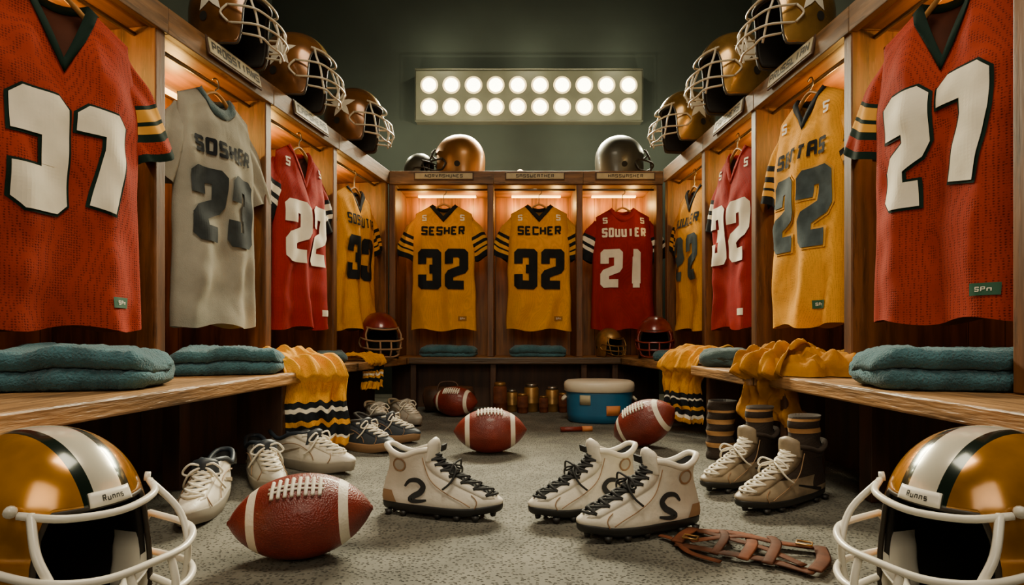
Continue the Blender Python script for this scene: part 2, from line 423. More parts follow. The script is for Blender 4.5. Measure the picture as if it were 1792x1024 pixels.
def aim(o,t):
    o.rotation_euler=(Vector(t)-o.location).to_track_quat('-Z','Y').to_euler()
WARM=(1,.54,.12)
for i in range(4):
    p=rowpt('L',(Lb[i]+Lb[i+1])/2,.24); lamp('POINT',(p.x,p.y,1.49),7,WARM,.03)
    p=rowpt('R',(Rb[i]+Rb[i+1])/2,.24); lamp('POINT',(p.x,p.y,1.49),7,WARM,.03)
for i in range(3):
    w=xb[i+1]-xb[i]
    for f in (.25,.75): lamp('POINT',(xb[i]+w*f,4.34,1.50),3.4,WARM,.02)
# ------------------------------------------------------------ benches
def bench(pts,label,legs,m,mx=None):
    r=root('bench',(pts[0][0],pts[0][1],0),0,label,'bench','wooden locker room benches')
    ox,oy=pts[0]; q=[(x-ox,y-oy) for x,y in pts]
    prism('seat',q,BZ-.045,BZ,m,r,.006)
    for (x0,x1,y0,y1) in legs: box('leg',x0-ox,x1-ox,y0-oy,y1-oy,0,BZ-.046,M['darkwood'] if mx is None else mx,r,.004)
    return r
def xl(d): return rowpt('L',d).x+.008
def xr(d): return rowpt('R',d).x-.008
bench([(-.955,.85),(-.85,2.33),(xl(2.33),2.33),(xl(.85),.85)],'worn plank bench in front of the lockers holding two teal towels',[(-1.14,-1.08,1.86,1.92),(-1.08,-.90,2.24,2.28)],M['bench'],M['darkwood'])
bench([(-.97,2.34),(-.70,3.89),(xl(3.89),3.89),(xl(2.34),2.34)],'narrow worn plank bench holding a maroon helmet',[(-1.0,-.90,3.0,3.04)],M['bench'])
bench([(xr(.85),.85),(xr(2.15),2.15),(.955,2.15),(.95,.85)],'worn plank bench in front of the lockers holding a teal towel',[(1.08,1.14,1.72,1.78),(.985,1.13,2.06,2.10)],M['bench'],M['darkwood'])
bench([(xr(2.16),2.16),(xr(2.8),2.8),(.874,2.8),(.895,2.16)],'short worn bench with a mustard cloth',[(.93,1.08,2.70,2.74)],M['bench'])
bench([(xr(2.81),2.81),(xr(3.89),3.89),(.735,3.89),(.915,2.81)],'narrow worn bench by the corner lockers',[(.92,1.04,3.3,3.34)],M['bench'])
bench([(-.865,3.90),(1.045,3.90),(1.045,3.995),(-.865,3.995)],'long plank bench across the end lockers',[(-.70,-.66,3.93,3.99),(-.15,-.11,3.93,3.99),(.476,.516,3.93,3.99),(.69,.73,3.93,3.99)],M['benchx'])
# ------------------------------------------------------------ jerseys
SRED=[(.0,.44,0),(.44,.50,1),(.50,.59,2),(.59,.65,1),(.65,.74,2),(.74,.80,1),(.80,.92,0),(.92,1,1)]
SRW=[(.0,.42,0),(.42,.50,1),(.50,.60,3),(.60,.68,1),(.68,.78,3),(.78,1,1)]
SY=[(.0,.46,0),(.46,.52,1),(.52,.60,2),(.60,.67,1),(.67,.75,2),(.75,.82,1),(.82,.90,2),(.90,1,1)]
def J(row,d,z,yawoff,inn=.07,**k):
    p=rowpt(row,d,inn); a=(aL-yawoff) if row=='L' else (aR+yawoff)
    return jersey((p.x,p.y,z),a,**k)
D2=math.radians
J('L',1.665,.525,D2(12),inn=.05,L=.985,body=M['red'],inside=M['inside'],collar=M['green'],num='37',numc=M['whitef'],outc=M['green'],name=None,namec=None,slv=SRED,label='red mesh football jersey with white 37 outlined in green',vd=.20,wf=1.06,tagm=M['tagg'],seed=1,nh=.335,nz0=.50,numw=.43,cx=.010,ngap=.06)
J('L',2.33,.545,D2(6),inn=.05,L=.95,body=M['grey'],inside=M['grey'],collar=M['slate'],num='23',numc=M['charc'],outc=None,name='SOSHER',namec=M['navy'],slv=[],label='grey cotton practice shirt printed SOSHER 23',vd=.07,p=2.2,seed=2,nh=.29,nz0=.50,namez=.745,wf=.92,numw=.52)
J('L',2.95,.545,D2(5),inn=.05,L=.93,body=M['redb'],inside=M['inside'],collar=M['redb'],num='22',numc=M['whitef'],outc=None,name=None,namec=None,slv=SRW,label='crimson football jersey with white 22 and striped sleeves',vd=.17,seed=3,nh=.31,nz0=.52,tagm=M['whitef'],patch=M['whitef'],wf=.94,numw=.52)
J('L',3.62,.545,D2(6),L=.90,body=M['gold'],inside=M['insidey'],collar=M['navy'],num='33',numc=M['navy'],outc=None,name='SOSSUTTR',namec=M['navy'],slv=SY,label='gold football jersey with dark 33 beside the corner',vd=.12,seed=4,nh=.27,numw=.54)
BY=4.075
for x,nm,sd in ((-.487,'SESHER',5),(.193,'SECHER',6)):
    jersey((x,BY+.01,.55),0,L=.895,body=M['gold'],inside=M['insidey'],collar=M['navy'],num='32',numc=M['navy'],outc=None,name=nm,namec=M['navy'],slv=SY,label='gold football jersey lettered %s 32 in black'%nm,vd=.09,seed=sd,nh=.285,nz0=.48,namez=.785,numw=.58,patch=M['whitef'],tagm=M['insidey'])
jersey((.79,BY+.01,.55),0,L=.87,body=M['redb'],inside=M['inside'],collar=M['redb'],num='21',numc=M['whitef'],outc=None,name='SOUUIER',namec=M['whitef'],slv=SRW,label='crimson football jersey lettered SOUUIER 21 in white',vd=.06,p=2,seed=7,nh=.27,nz0=.50,namez=.79,numw=.56,wf=.97,patch=M['whitef'])
J('R',3.60,.545,D2(6),L=.90,body=M['gold'],inside=M['insidey'],collar=M['navy'],num='22',numc=M['greyblue'],outc=None,name='SUULER',namec=M['navy'],slv=SY,label='gold football jersey with slate 22 beside the corner',vd=.12,seed=8,nh=.28,numw=.54)
J('R',2.97,.545,D2(4),inn=.05,L=.93,body=M['redb'],inside=M['inside'],collar=M['redb'],num='32',numc=M['whitef'],outc=None,name=None,namec=None,slv=SRW,label='crimson football jersey with white 32 and dark striped sleeves',vd=.14,seed=9,nh=.31,nz0=.53,tagm=M['whitef'],patch=M['whitef'],wf=.94,numw=.52)
J('R',2.33,.545,D2(6),inn=.05,L=.95,body=M['gold'],inside=M['insidey'],collar=M['navy'],num='22',numc=M['greyblue'],outc=M['stripeg'],name='SBTTAS',namec=M['navy'],slv=SY,label='gold football jersey lettered SBTTAS 22 with slate numerals',vd=.11,seed=10,nh=.31,nz0=.49,namez=.735,tagm=M['tagg'],patch=M['whitef'],wf=.94,numw=.50)
J('R',1.655,.545,D2(12),inn=.06,L=.965,body=M['red'],inside=M['inside'],collar=M['green'],num='27',numc=M['whitef'],outc=M['green'],name=None,namec=None,slv=SRED,label='red mesh football jersey with white 27 outlined in green',vd=.20,wf=1.05,tagm=M['tagg'],seed=12,nh=.35,nz0=.54,numw=.42,cx=-.008,ngap=.06)
# ------------------------------------------------------------ helmet
def helmet(loc,yaw,s,shell,mask,label,star=None,near=False,tilt=0.,padm=None,chin=None,R=.0058):
    r=root('football_helmet',loc,(tilt,0,yaw),label,'helmet','football helmets',s)
    a,b,c=.128,.155,.155; CZ=.150
    def tmax(ph):
        p=abs(math.degrees(ph))
        if p>180: p=360-p
        return 72+66*(sm(34,60,p) if near else sm(40,74,p))-8*sm(105,150,p)
    def S(th,ph,k=1.):
        td=math.degrees(th); fx=math.cos(ph)
        if td<=90: hr=math.sin(th)**.93; z=math.cos(th)
        else:
            q=(td-90)/45; hr=1-.10*q*q; z=-q*.90
        y=-b*hr*fx; 
        if td>90: y-=.035*((td-90)/45)*sm(-.5,.5,fx)
        if fx<0: y*=1.03
        return Vector((a*k*hr*math.sin(ph),y*k,CZ+c*k*z))
    NP,NT=96,30
    def shellmesh(k,name,m,thick):
        V=[S(0,0,k)];F=[]
        for i in range(1,NT+1):
            for j in range(NP):
                ph=2*pi*j/NP; V.append(S(math.radians(tmax(ph))*i/NT,ph,k))
        for j in range(NP): F.append((0,1+j,1+(j+1)%NP))
        for i in range(NT-1):
            for j in range(NP):
                o=1+i*NP; F.append((o+j,o+NP+j,o+NP+(j+1)%NP,o+(j+1)%NP))
        ob=mk(name,V,F,m,r)
        if thick: solid(ob,thick,0)
        return ob
    shellmesh(1,'shell',shell,.004); shellmesh(.925,'padding',padm or M['pad'],.008)
    g=Geo(); g.tube([S(math.radians(tmax(2*pi*j/NP)),2*pi*j/NP,.99) for j in range(NP)],.0045,6,True); g.obj('rim_trim',M['rim'],r)
    if near:
        for sx in (-1,1):
            V=[];n=10
            for i in range(n):
                for j in range(n):
                    u=-1+2*i/(n-1); v=-1+2*j/(n-1); bl=max(0,(1-u**4)*(1-v**4))
                    V.append((sx*(.096-.018*bl-.01*(v<0)*abs(v)),-.075+u*.040,CZ-.085+v*.050))
            mk('cheek_pad',V,grid_faces(n,n),M['maskw'],r)
    g=Geo()
    q_=.036 if not near else .004
    ys1=-.050 if not near else -.075
    def hb(z,wx,yf,ys,drop=0): return [(-wx,ys,z+drop),(-wx*.93,(ys+yf)/2-.02,z+drop*.5),(-wx*.55,yf+.012,z),(0,yf,z),(wx*.55,yf+.012,z),(wx*.93,(ys+yf)/2-.02,z+drop*.5),(wx,ys,z+drop)]
    g.tube(hb(CZ-.034,.130,-.232+q_,ys1,.022),R,8,sub=6)
    g.tube(hb(CZ-.086,.120,-.242+q_,ys1,.012),R,8,sub=6)
    g.tube(hb(CZ-.134,.098,-.228+q_,-.09,.03),R,8,sub=6)
    g.tube([(-.102,-.106,CZ+.054),(-.070,-.150,CZ+.044),(0,-.168,CZ+.038),(.070,-.150,CZ+.044),(.102,-.106,CZ+.054)],R,8,sub=5)
    for sx in (-1,1):
        g.tube([(sx*.094,-.118,CZ+.054),(sx*.112,-.158+q_*.7,CZ+.008),(sx*.108,-.184+q_,CZ-.038),(sx*.100,-.190+q_,CZ-.088),(sx*.080,-.192+q_,CZ-.134)],R,8,sub=5)
        g.tube([(sx*.034,-.227+q_,CZ-.036),(sx*.034,-.238+q_,CZ-.086),(sx*.030,-.224+q_,CZ-.134)],R,8,sub=4)
        g.tube([(sx*.130,ys1,CZ-.012),(sx*.134,ys1+.025,CZ-.043),(sx*.126,ys1,CZ-.074)],R,8,sub=4)
    g.obj('face_mask',mask,r)
    cm=chin or M['whitel']
    if near:
        V=[];n=14
        for i in range(n):
            for j in range(n):
                u=-1+2*i/(n-1); v=-1+2*j/(n-1); V.append((u*.048,-.150+.030*(u*u)+.02*v*v-.01*v,CZ-.118+v*.028))
        solid(mk('chin_cup',V,grid_faces(n,n),cm,r),.008,0)
    def side(y,z,d=.0015,sx=1):
        zz=z-CZ
        if zz>=0: h=math.sqrt(max(0,1-(zz/c)**2))**.93; yy=y
        else:
            q=-zz/c/.9; h=1-.10*q*q; yy=y+.035*q*.5
        return Vector((sx*(a*math.sqrt(max(0,h*h-(yy/b)**2))+d),y,z))
    for sx in (-1,1):
        if near:
            g=Geo(); g.tube([(sx*.046,-.125,CZ-.110),(sx*.09,-.110,CZ-.095),side(-.075,CZ-.080,.008,sx),side(-.03,CZ-.062,.007,sx),side(.02,CZ-.030,.006,sx),side(.06,CZ+.01,.006,sx)],.009,6,sub=4,ry=.0022,up=(1,0,0)); g.obj('chin_strap',cm,r)
        V=[]; y0,z0=.045,CZ-.050
        for k in range(20):
            A=2*pi*k/20; V.append((y0+.017*math.cos(A),z0+.017*math.sin(A)))
        mk('ear_hole',[side(*p,.006,sx) for p in V],[tuple(range(20))],M['pad'],r)
        if near:
            for (hy,hz_) in ((-.02,CZ+.075),(.05,CZ+.095)):
                mk('vent_hole',[side(hy+.009*math.cos(2*pi*k/16),hz_+.005*math.sin(2*pi*k/16),.0035,sx) for k in range(16)],[tuple(range(16))],M['pad'],r)
        if star:
            cy,cz=.018,CZ+.030
            V=[side(cy,cz,.005,sx)]
            for ring in (.34,.67,1.):
                for k in range(20):
                    A=2*pi*k/20+pi/2; kk=(k%4)
                    rad={0:.072,1:.042,2:.027,3:.042}[kk]
                    V.append(side(cy+rad*ring*math.cos(A),cz+rad*ring*math.sin(A),.005,sx))
            F=[(0,1+k,1+(k+1)%20) for k in range(20)]
            for q in range(2):
                for k in range(20): F.append((1+q*20+k,21+q*20+k,21+q*20+(k+1)%20,1+q*20+(k+1)%20))
            mk('star_emblem',V,F,star,r)
    if near:
        V=[]
        for j in range(4):
            for i in range(17):
                ph=-.26+.52*i/16; p=S(math.radians(64+j*2.8),ph,1.0); n_=Vector((math.sin(ph),-math.cos(ph),.1)); V.append(p+n_*.004)
        solid(mk('forehead_bumper',V,grid_faces(4,17),M['maskw'],r),.004,0)
        def fb(x,z):
            ph=x/.15; th=math.radians(68.0-(z)*380); p=S(th,ph); return p+Vector((math.sin(ph),-math.cos(ph),.1))*.0072
        lettering("Runns",0,0,.010,.62,.0018,.002,fb,'bumper_lettering',M['ink'],r,step=0,lay=.0002)
        for sx in (-1,1):
            g=Geo(); g.tube([(sx*.103,-.094,CZ+.060),(sx*.108,-.100,CZ+.059)],.008,12); g.obj('mask_clip',M['maskw'],r)
            g=Geo(); g.tube([side(-.060,CZ-.014,.001,sx),side(-.060,CZ-.014,.006,sx)],.007,12); g.obj('mask_clip',M['maskw'],r)
    return r
helmet((-.825,1.0,.006),D2(74),1.10,M['helm'],M['maskw'],'glossy gold football helmet, centre stripe, white face mask',near=True,chin=M['maskw'],R=.0058)
helmet((.835,1.0,.006),D2(-74),1.10,M['helm'],M['maskw'],'glossy gold football helmet, centre stripe, white face mask',near=True,chin=M['maskw'],R=.0058)
hz=ZT+.002
for (x,y,yw,s,st) in ((-1.165,2.38,88,1.05,M['whitel']),(-1.085,2.87,88,1.15,M['whitel']),(-.965,3.5,84,1.15,M['whitel'])):
    helmet((x,y,hz),D2(yw),s,M['helmb'],M['maskt'],'bronze and gold helmet with white star on the shelf',star=st,tilt=.0,R=.0044)
for (x,y,yw,s,st) in ((1.165,2.38,-88,1.05,M['whitel']),(1.115,2.87,-88,1.15,M['whitel']),(1.065,3.5,-84,1.10,M['whitel'])):
    helmet((x,y,hz),D2(yw),s,M['helmg'],M['maskt'],'antique gold helmet with a star on the shelf',star=st,tilt=.0,R=.0044)
hz=ZS+.032
helmet((-.39,4.22,hz),D2(-110),1.22,M['helmc'],M['rim'],'shiny copper-gold helmet on the end shelf')
helmet((-.68,4.20,hz),D2(60),.76,M['helmk'],M['rim'],'small dark helmet on the end shelf')
helmet((.80,4.22,hz),D2(110),1.20,M['helmk'],M['rim'],'graphite grey helmet on the end shelf')
helmet((-.86,3.70,BZ+.001),D2(25),.98,M['helmr'],M['solet'],'maroon helmet with tan face mask on the bench')
helmet((.93,3.72,BZ+.001),D2(-15),.90,M['helmr'],M['helmr'],'maroon helmet on the corner bench')
helmet((.68,4.02,BZ+.001),D2(30),.66,M['brass'],M['brass'],'small aged gold helmet on the end bench')
g=Geo(); g.lathe([(.0,0),(.045,0),(.045,.01),(.03,.02),(.022,.05),(.034,.075),(.03,.10),(.012,.118),(.0,.12)],24)
tag(g.obj('trophy_cup',M['brass'],None,loc=(.06,4.2,ZS+.031)),'small dark brass cup on the end shelf','trophy')
# ------------------------------------------------------------ name plates
def plate(loc,rot,w,h,text,label):
    r=root('name_plate',loc,rot,label,'name plate','name plates along the locker shelves')
    box('plate',-w/2,w/2,-.008,0,0,h,M['plate'],r,.002)
    box('plate_frame',-w/2-.008,w/2+.008,-.004,.004,-.008,h+.008,M['darkwood'],r,.002)
    n=len(text); asp=min(.8,(w*.9)/n/(h*.55)*.82)
    lettering(text,0,h*.5,h*.6,asp,h*.12,w*.9/n*.16,lambda x,z:Vector((x,-.0090,z)),'plate_lettering',M['ink'],r,step=0,lay=.0003)
for row,d,t in (('L',2.36,"PROSSTIANS"),('L',2.95,'CAPSHERS'),('R',2.36,'PRUSSLIAN'),('R',2.93,'CAPSHERS')):
    p=rowpt(row,d,-.024); plate((p.x,p.y,ZT-.065),(D2(-12),0,aL if row=='L' else aR),.32,.062,t,'small ivory name plate lettered in black on the shelf edge')
for x,t in ((-.475,'NORVASHUNES'),(.16,'SASSWEATHER'),(.79,'HASSWASHER')):
    plate((x,3.984,ZT-.058),0,.40,.040,t,'narrow name plate on the end shelf edge')
# ------------------------------------------------------------ footballs
def football(loc,eul,L,R,label):
    Mx=Euler([D2(e) for e in eul]).to_matrix()
    r=root('football',loc,0,label,'football','footballs on the floor')
    hl=L/2; rho=(hl*hl+R*R)/(2*R)
    def rad(u):
        x=u*hl; return max(0,(math.sqrt(rho*rho-x*x)-(rho-R)))**.92*R**.08
    us=[-1+2*i/80 for i in range(81)]; n=48
    V=[];F=[];mi=[]
    for u in us:
        for k in range(n):
            a=2*pi*k/n; rr=rad(u)*(1-.010*(abs(math.sin(2*a))<.10)) if abs(u)<.999 else .004
            V.append(Vector((u*hl*.985,rr*math.cos(a),rr*math.sin(a))))
    F=grid_faces(81,n,True)
    for i in range(80):
        m=abs(us[i]+.0125); mi+= [1 if .54<m<.68 else 0]*n
    F+= [tuple(range(n)),tuple(80*n+k for k in range(n))]; mi+=[0,0]
    V=[Mx@v for v in V]; zmin=min(v.z for v in V); off=Vector((0,0,-zmin))
    mk('leather_body',[v+off for v in V],F,[M['leather'],M['whitel']],r,True,mi)
    g=Geo()
    for s in (-.006,.006): g.tube([Vector((u*hl,s,rad(u)+.002)) for u in [-.36+.72*i/12 for i in range(13)]],.0028*L/.32,6)
    for i in range(8):
        u=-.31+.62*i/7; rr=rad(u)+.004
        g.tube([Vector((u*hl,rr*math.sin(t),rr*math.cos(t))) for t in (-.26,-.15,0,.15,.26)],.0042*L/.32,6,sub=2)
    g.xf(Matrix.Translation(off)@Mx.to_4x4()); g.obj('laces',M['lace'],r)
    return r
football((-.478,1.30,0),(34,-3,12),.320,.094,'deep red leather football with white stripes and laces')
football((-.094,2.47,0),(24,-1,2),.320,.096,'deep red leather football with white stripes on the carpet')
football((-.36,3.60,0),(40,0,-18),.31,.095,'deep red leather football with white stripes near the end bench')
football((.60,2.60,0),(40,-28,-30),.32,.100,'deep red leather football tipped up on one point')
# ------------------------------------------------------------ shoes
HI=[(.022,.004,.288,.042),(.032,-.003,.302,.047),(.044,-.006,.304,.048),(.055,-.005,.296,.046),(.066,-.003,.280,.043),(.079,.0,.253,.040),(.094,.004,.222,.037),(.112,.010,.188,.034),(.132,.014,.160,.034),(.150,.014,.142,.036),(.168,.008,.132,.039),(.176,.008,.130,.037)]
LO=[(.018,.002,.292,.040),(.028,-.004,.304,.045),(.040,-.006,.303,.046),(.052,-.005,.288,.044),(.063,-.003,.260,.041),(.075,.0,.225,.038),(.088,.003,.188,.035),(.100,.004,.158,.033),(.112,.0,.135,.033)]
def shoe(loc,yaw,prof,up,sole,lace,label,s=1.,lining=None,tongue=None,mark=None,circle=False,studs=True,toe=None,name='shoe',group='football cleats on the floor',patchm=None,sock=False,pitch=0,throat=None):
    r=root(name,loc,(pitch,0,yaw),label,'shoe',group,s)
    cy=.15
    P=cr([(p[0],p[1],p[2]) for p in prof],5); Wd=cr([(p[3],0,0) for p in prof],5)
    ztop=P[-1].x
    def at(z):
        for i in range(len(P)-1):
            if P[i+1].x>=z: 
                t=(z-P[i].x)/max(1e-6,P[i+1].x-P[i].x); q=P[i].lerp(P[i+1],max(0,min(1,t))); return q.y,q.z,Wd[i].x+(Wd[i+1].x-Wd[i].x)*t
        return P[-1].y,P[-1].z,Wd[-1].x
    def shp(u,k): return 1-(.26*(1-sm(.05,.55,u))+.05*sm(.75,1,u)+.07*math.exp(-((u-.42)/.12)**2))*k
    def X(al,hy,fy,w):
        u=(1-math.cos(al))/2; k=sm(.14,.27,fy-hy); return w*abs(math.sin(al))**.82*shp(u,k)
    NA=56
    hi=ztop>.15
    def ring(z,hy,fy,w,grow=0):
        out=[]
        for j in range(NA):
            al=2*pi*j/NA; u=(1-math.cos(al))/2; x=X(al,hy,fy,w+grow)*(1 if math.sin(al)>=0 else -1)
            y=(hy-grow)+(fy-hy+2*grow)*u
            dz=.012*sm(.72,1,u)*sm(.08,.02,z)
            if z>.07: dz+= sm(ztop*.75,ztop,z)*((-.016 if hi else -.022)*math.exp(-((u-.42)/.26)**2)+(.008*(1-sm(.0,.2,u)) if hi else 0))
            wr=.0018*nz(y*26,z*38,sum(loc)*7)*(1-abs(grow)*20)
            out.append(Vector((x*(1+wr*14),-(y-cy),z+dz)))
        return out
    V=[]
    for q,w in zip(P,Wd): V+=ring(q.x,q.y,q.z,w.x)
    nr=len(P); mi=[]
    F=grid_faces(nr,NA,True)
    for i in range(nr-1):
        for j in range(NA):
            al=2*pi*(j+.5)/NA; u=(1-math.cos(al))/2; z=P[i].x
            m=0
            if toe and (z>.085 or (u<.3 and z>.05)): m=1
            mi.append(m)
    mk('upper',V,F,[up,toe or up],r,True,mi)
    g=Geo(); top=ring(ztop,*at(ztop)); g.tube(top,.0080 if hi else .0065,8,True); g.obj('collar_band',lining or M['lacek'],r)
    lm=M['lacek']
    V=ring(ztop,*at(ztop),grow=-.003)+ring(ztop-.030,*at(ztop-.030),grow=-.006)+ring(ztop-.045,at(ztop-.045)[0],at(ztop-.045)[1]-.02,at(ztop-.045)[2],grow=-.008)
    mk('lining',V,grid_faces(3,NA,True)+[tuple(2*NA+j for j in range(NA))],lm,r)
    z0s=.012 if studs else 0
    V=[]; lv=[(z0s,-.005),(z0s+.002,-.001),(.019,.003),(.030,.0042),(.034,.0035),(.035,.001)]
    for z,gr in lv: V+=ring(z,0,.300,prof[1][3]-.001,gr)
    mk('sole',V,grid_faces(len(lv),NA,True)+[tuple(range(NA))],sole,r)
    if studs:
        for (sx,sy) in ((-.026,.02),(.026,.02),(-.028,.06),(.028,.06),(-.032,.15),(.032,.15),(-.038,.20),(.038,.20),(-.034,.245),(.034,.245),(0,.28)):
            g=Geo(); g.lathe([(.0,0),(.006,.0),(.0095,.014)],10,c=(sx,-(sy-cy),.0+(.010 if sy>.27 else .002*(sy>.22)))); g.obj('stud',sole,r)
    def fp(z,x,lift=.004):
        hy,fy,w=at(z); k=sm(.14,.27,fy-hy); sn=min(1,(abs(x)/w/.97)**(1/.82)); u=(1+math.sqrt(1-sn*sn))/2
        y=hy+(fy-hy)*u; e=.002; hy2,fy2,_=at(z+e)
        sl=Vector((fy-fy2,e)); sl.normalize(); return Vector((x,-(y-cy)-lift*sl.y,z+lift*sl.x))
    z0=prof[4][0]-.004; z1=ztop-.014; K=8 if hi else 6
    V=[];nn=18
    for i in range(nn):
        z=z0-.004+(ztop-.002-z0)*i/(nn-1)
        for x in (-.019,-.01,0,.01,.019): V.append(fp(z,x,.0015))
    mk('throat',V,grid_faces(nn,5),M['lacek'] if patchm else (throat or tongue or lining or M['lacek']),r)
    for sx in (-1,1):
        V=[]
        for i in range(nn):
            z=z0-.006+(ztop-.001-z0)*i/(nn-1)
            for x in (.017,.023,.030): V.append(fp(z,sx*x,.0030))
        solid(mk('eyestay',V,grid_faces(nn,3),up,r),.002,0)
    g=Geo()
    for i in range(K):
        za=z0+(z1-z0)*i/(K-1); 
        g.tube([fp(za,-.025,.005),fp(za,0,.009),fp(za,.025,.005)],.0034,6,sub=3)
        if i<K-1:
            zb=z0+(z1-z0)*(i+1)/(K-1)
            g.tube([fp(za,-.025,.006),fp((za+zb)/2,0,.011),fp(zb,.025,.006)],.0032,6,sub=3)
            g.tube([fp(za,.025,.006),fp((za+zb)/2,0,.013),fp(zb,-.025,.006)],.0032,6,sub=3)
    a=fp(z0+(z1-z0)*(.62 if hi else .9),0,.015)
    for sx in (-1,1):
        g.tube([a,a+Vector((sx*.026,-.012,.010)),a+Vector((sx*.046,-.006,-.010)),a+Vector((sx*.030,-.010,-.016)),a],.0027,6,sub=4)
        g.tube([a,a+Vector((sx*.024,-.015,-.008)),a+Vector((sx*.042,-.008,-.035)),a+Vector((sx*.048,.012,-.055))],.0027,6,sub=4)
    g.obj('laces',lace,r)
    b0=fp(ztop-.02,0,-.002)
    hh=.050 if hi else .036
    n_t=13
    def tw(t): return .034*(1-.08*t)*math.sqrt(max(.03,1-max(0,(t-.80)/.2)**2))
    def tt(t): return .009*math.sqrt(max(.06,1-max(0,(t-.78)/.22)**2))
    V=[]
    for i in range(n_t):
        t=i/(n_t-1)
        for k in range(20):
            A=2*pi*k/20; cx_=math.cos(A); x=tw(t)*cx_
            V.append((x,b0.y+.004-.014*t+.012*t*t+tt(t)*math.sin(A)+.014*(x/.036)**2,b0.z-.01+(hh+.012)*t-.006*(x/.036)**2*t))
    F=grid_faces(n_t,20,True)+[tuple(range(20)),tuple((n_t-1)*20+k for k in range(20))]
    mk('tongue',V,F,tongue or up,r)
    if patchm:
        V=[(x*.017,b0.y-.0195-.002*z,b0.z+.026+z*.012) for x,z in ((-1,-.7),(1,-.7),(1,.7),(-1,.7))]
        solid(mk('tongue_label',V,[(0,1,2,3)],M['lacek'],r,False),.004,0)
    def side(sx,d=.0015):
        def f(y,z):
            hy,fy,w=at(z); u=max(.001,min(.999,(y-hy)/(fy-hy))); al=math.acos(1-2*u); return Vector((sx*(X(al,hy,fy,w)+d),-(y-cy),z))
        return f
    for sx in (-1,1):
        f=side(sx,.0035)
        if mark:
            C=[(.066,.080),(.080,.096),(.102,.098),(.116,.084),(.108,.068),(.092,.058),(.082,.048),(.100,.045),(.126,.050)]
            V=[];cc=cr([(p[0],p[1],0) for p in C],5); nC=len(cc)
            for i,q in enumerate(cc):
                t_=(cc[min(nC-1,i+1)]-cc[max(0,i-1)]).normalized(); nn_=Vector((-t_.y,t_.x)); w_=.0075*(.2+.8*math.sin(pi*min(1,max(0,(i+.5)/nC)))**.6)
                for k_ in (-1,0,1): V.append(f(q.x+nn_.x*w_*k_,q.y+nn_.y*w_*k_))
            mk('side_mark',V,grid_faces(nC,3),mark,r)
            V=[]
            for z in (.036,.044,.052,.060,.066):
                ym=.042-.5*(z-.036)
                for i in range(8): V.append(f(.001+ym*i/7,z))
            mk('heel_counter',V,grid_faces(5,8),M['solet'],r)
        if circle:
            V=[f(.052+.016*math.cos(2*pi*k/24),.136+.016*math.sin(2*pi*k/24)) for k in range(24)]
            mk('ankle_pad',[v*1 for v in V],[tuple(range(24))],M['shoeg'],r)
            g=Geo(); g.tube(V,.0024,6,True); g.obj('ankle_ring',M['solet'],r)
        g=Geo(); g.tube([f(y,z) for y,z in ((.20,.040),(.19,.056),(.165,.070),(.135,.080),(.10,.080),(.06,.070),(.015,.062))] if not hi else [f(y,z) for y,z in ((.235,.040),(.215,.052),(.180,.068),(.15,.086),(.13,.106),(.118,.135),(.112,.158))],.0013,5,sub=4); g.obj('seam',M['solet'],r)
        g=Geo(); g.tube([f(y,z) for y,z in ((.245,.036),(.25,.050),(.245,.060),(.235,.068))],.0013,5,sub=4); g.obj('toe_seam',M['solet'],r)
        if not mark:
            V=[]
            for i in range(9):
                yy=.045+.10*i/8; zc=.040+.030*(i/8)
                for k_ in (-1,0,1): V.append(f(yy,zc+k_*.006*(1-.6*i/8)))
            mk('side_stripe',V,grid_faces(9,3),M['shoec'] if up!=M['shoec'] else M['sole'],r)
    if sock:
        V=[];rows=18;mi=[]
        for i in range(rows):
            t=i/(rows-1); z=ztop-.035+t*.125; rx=.036-.003*math.sin(t*3); ry=.060-.014*sm(0,.5,t); cyy=.070
            for k in range(28):
                a=2*pi*k/28; V.append((rx*math.cos(a)*(1+.03*math.sin(4*a+t*8)),.150-cyy+ry*math.sin(a)+.003*math.sin(t*14),z))
            if i<rows-1: mi+=[1 if i in (10,11,15) else 0]*28
        V+=[(v[0]*.8,.080+(v[1]-.080)*.8,v[2]-.012) for v in V[-28:]]
        F=grid_faces(rows+1,28,True)+[tuple(rows*28+k for k in range(28))]; mi+=[0]*28+[2]
        mk('sock',V,F,[M['sockd'],M['sockt'],M['pad']],r,True,mi)
    return r
hl_='white high-top football cleat with black laces and dark sole'
shoe((-.197,1.60,0),D2(76),HI,M['shoew'],M['sole'],M['lacek'],hl_,(1.0,1.15,1.06),M['shoew'],mark=M['lacek'],circle=True,tongue=M['shoew'],patchm=1)
shoe((.205,1.60,0),D2(-68),HI,M['shoew'],M['sole'],M['lacek'],hl_,(.98,1.12,1.04),M['shoew'],mark=M['lacek'],circle=True,tongue=M['shoew'],patchm=1)
shoe((.325,1.45,0),D2(-71),HI,M['shoew'],M['sole'],M['lacek'],hl_,(1.0,1.14,1.06),M['shoew'],mark=M['lacek'],circle=True,tongue=M['shoew'],patchm=1)
ll='white low-cut football cleat with white laces under the bench'
LS=(1.12,1.42,1.22)
shoe((-.885,1.66,0),D2(14),LO,M['shoew'],M['solew'],M['lace'],ll,LS,M['shoek'],tongue=M['shoek'],studs=False)
shoe((-.845,1.95,0),D2(34),LO,M['shoeg'],M['solew'],M['lace'],ll,LS,M['shoek'],tongue=M['shoek'],studs=False)
shoe((-.765,2.17,0),D2(62),LO,M['shoew'],M['solew'],M['lace'],ll,LS,M['shoek'],tongue=M['shoek'],studs=False)
for x,y,a in ((-.66,2.53,60),(-.60,2.74,72)):
    shoe((x,y,0),D2(a),LO,M['shoek'],M['solet'],M['lace'],'charcoal low sneaker with pale laces',1.15,M['pad'],studs=False,name='sneaker',group='sneakers on the floor')
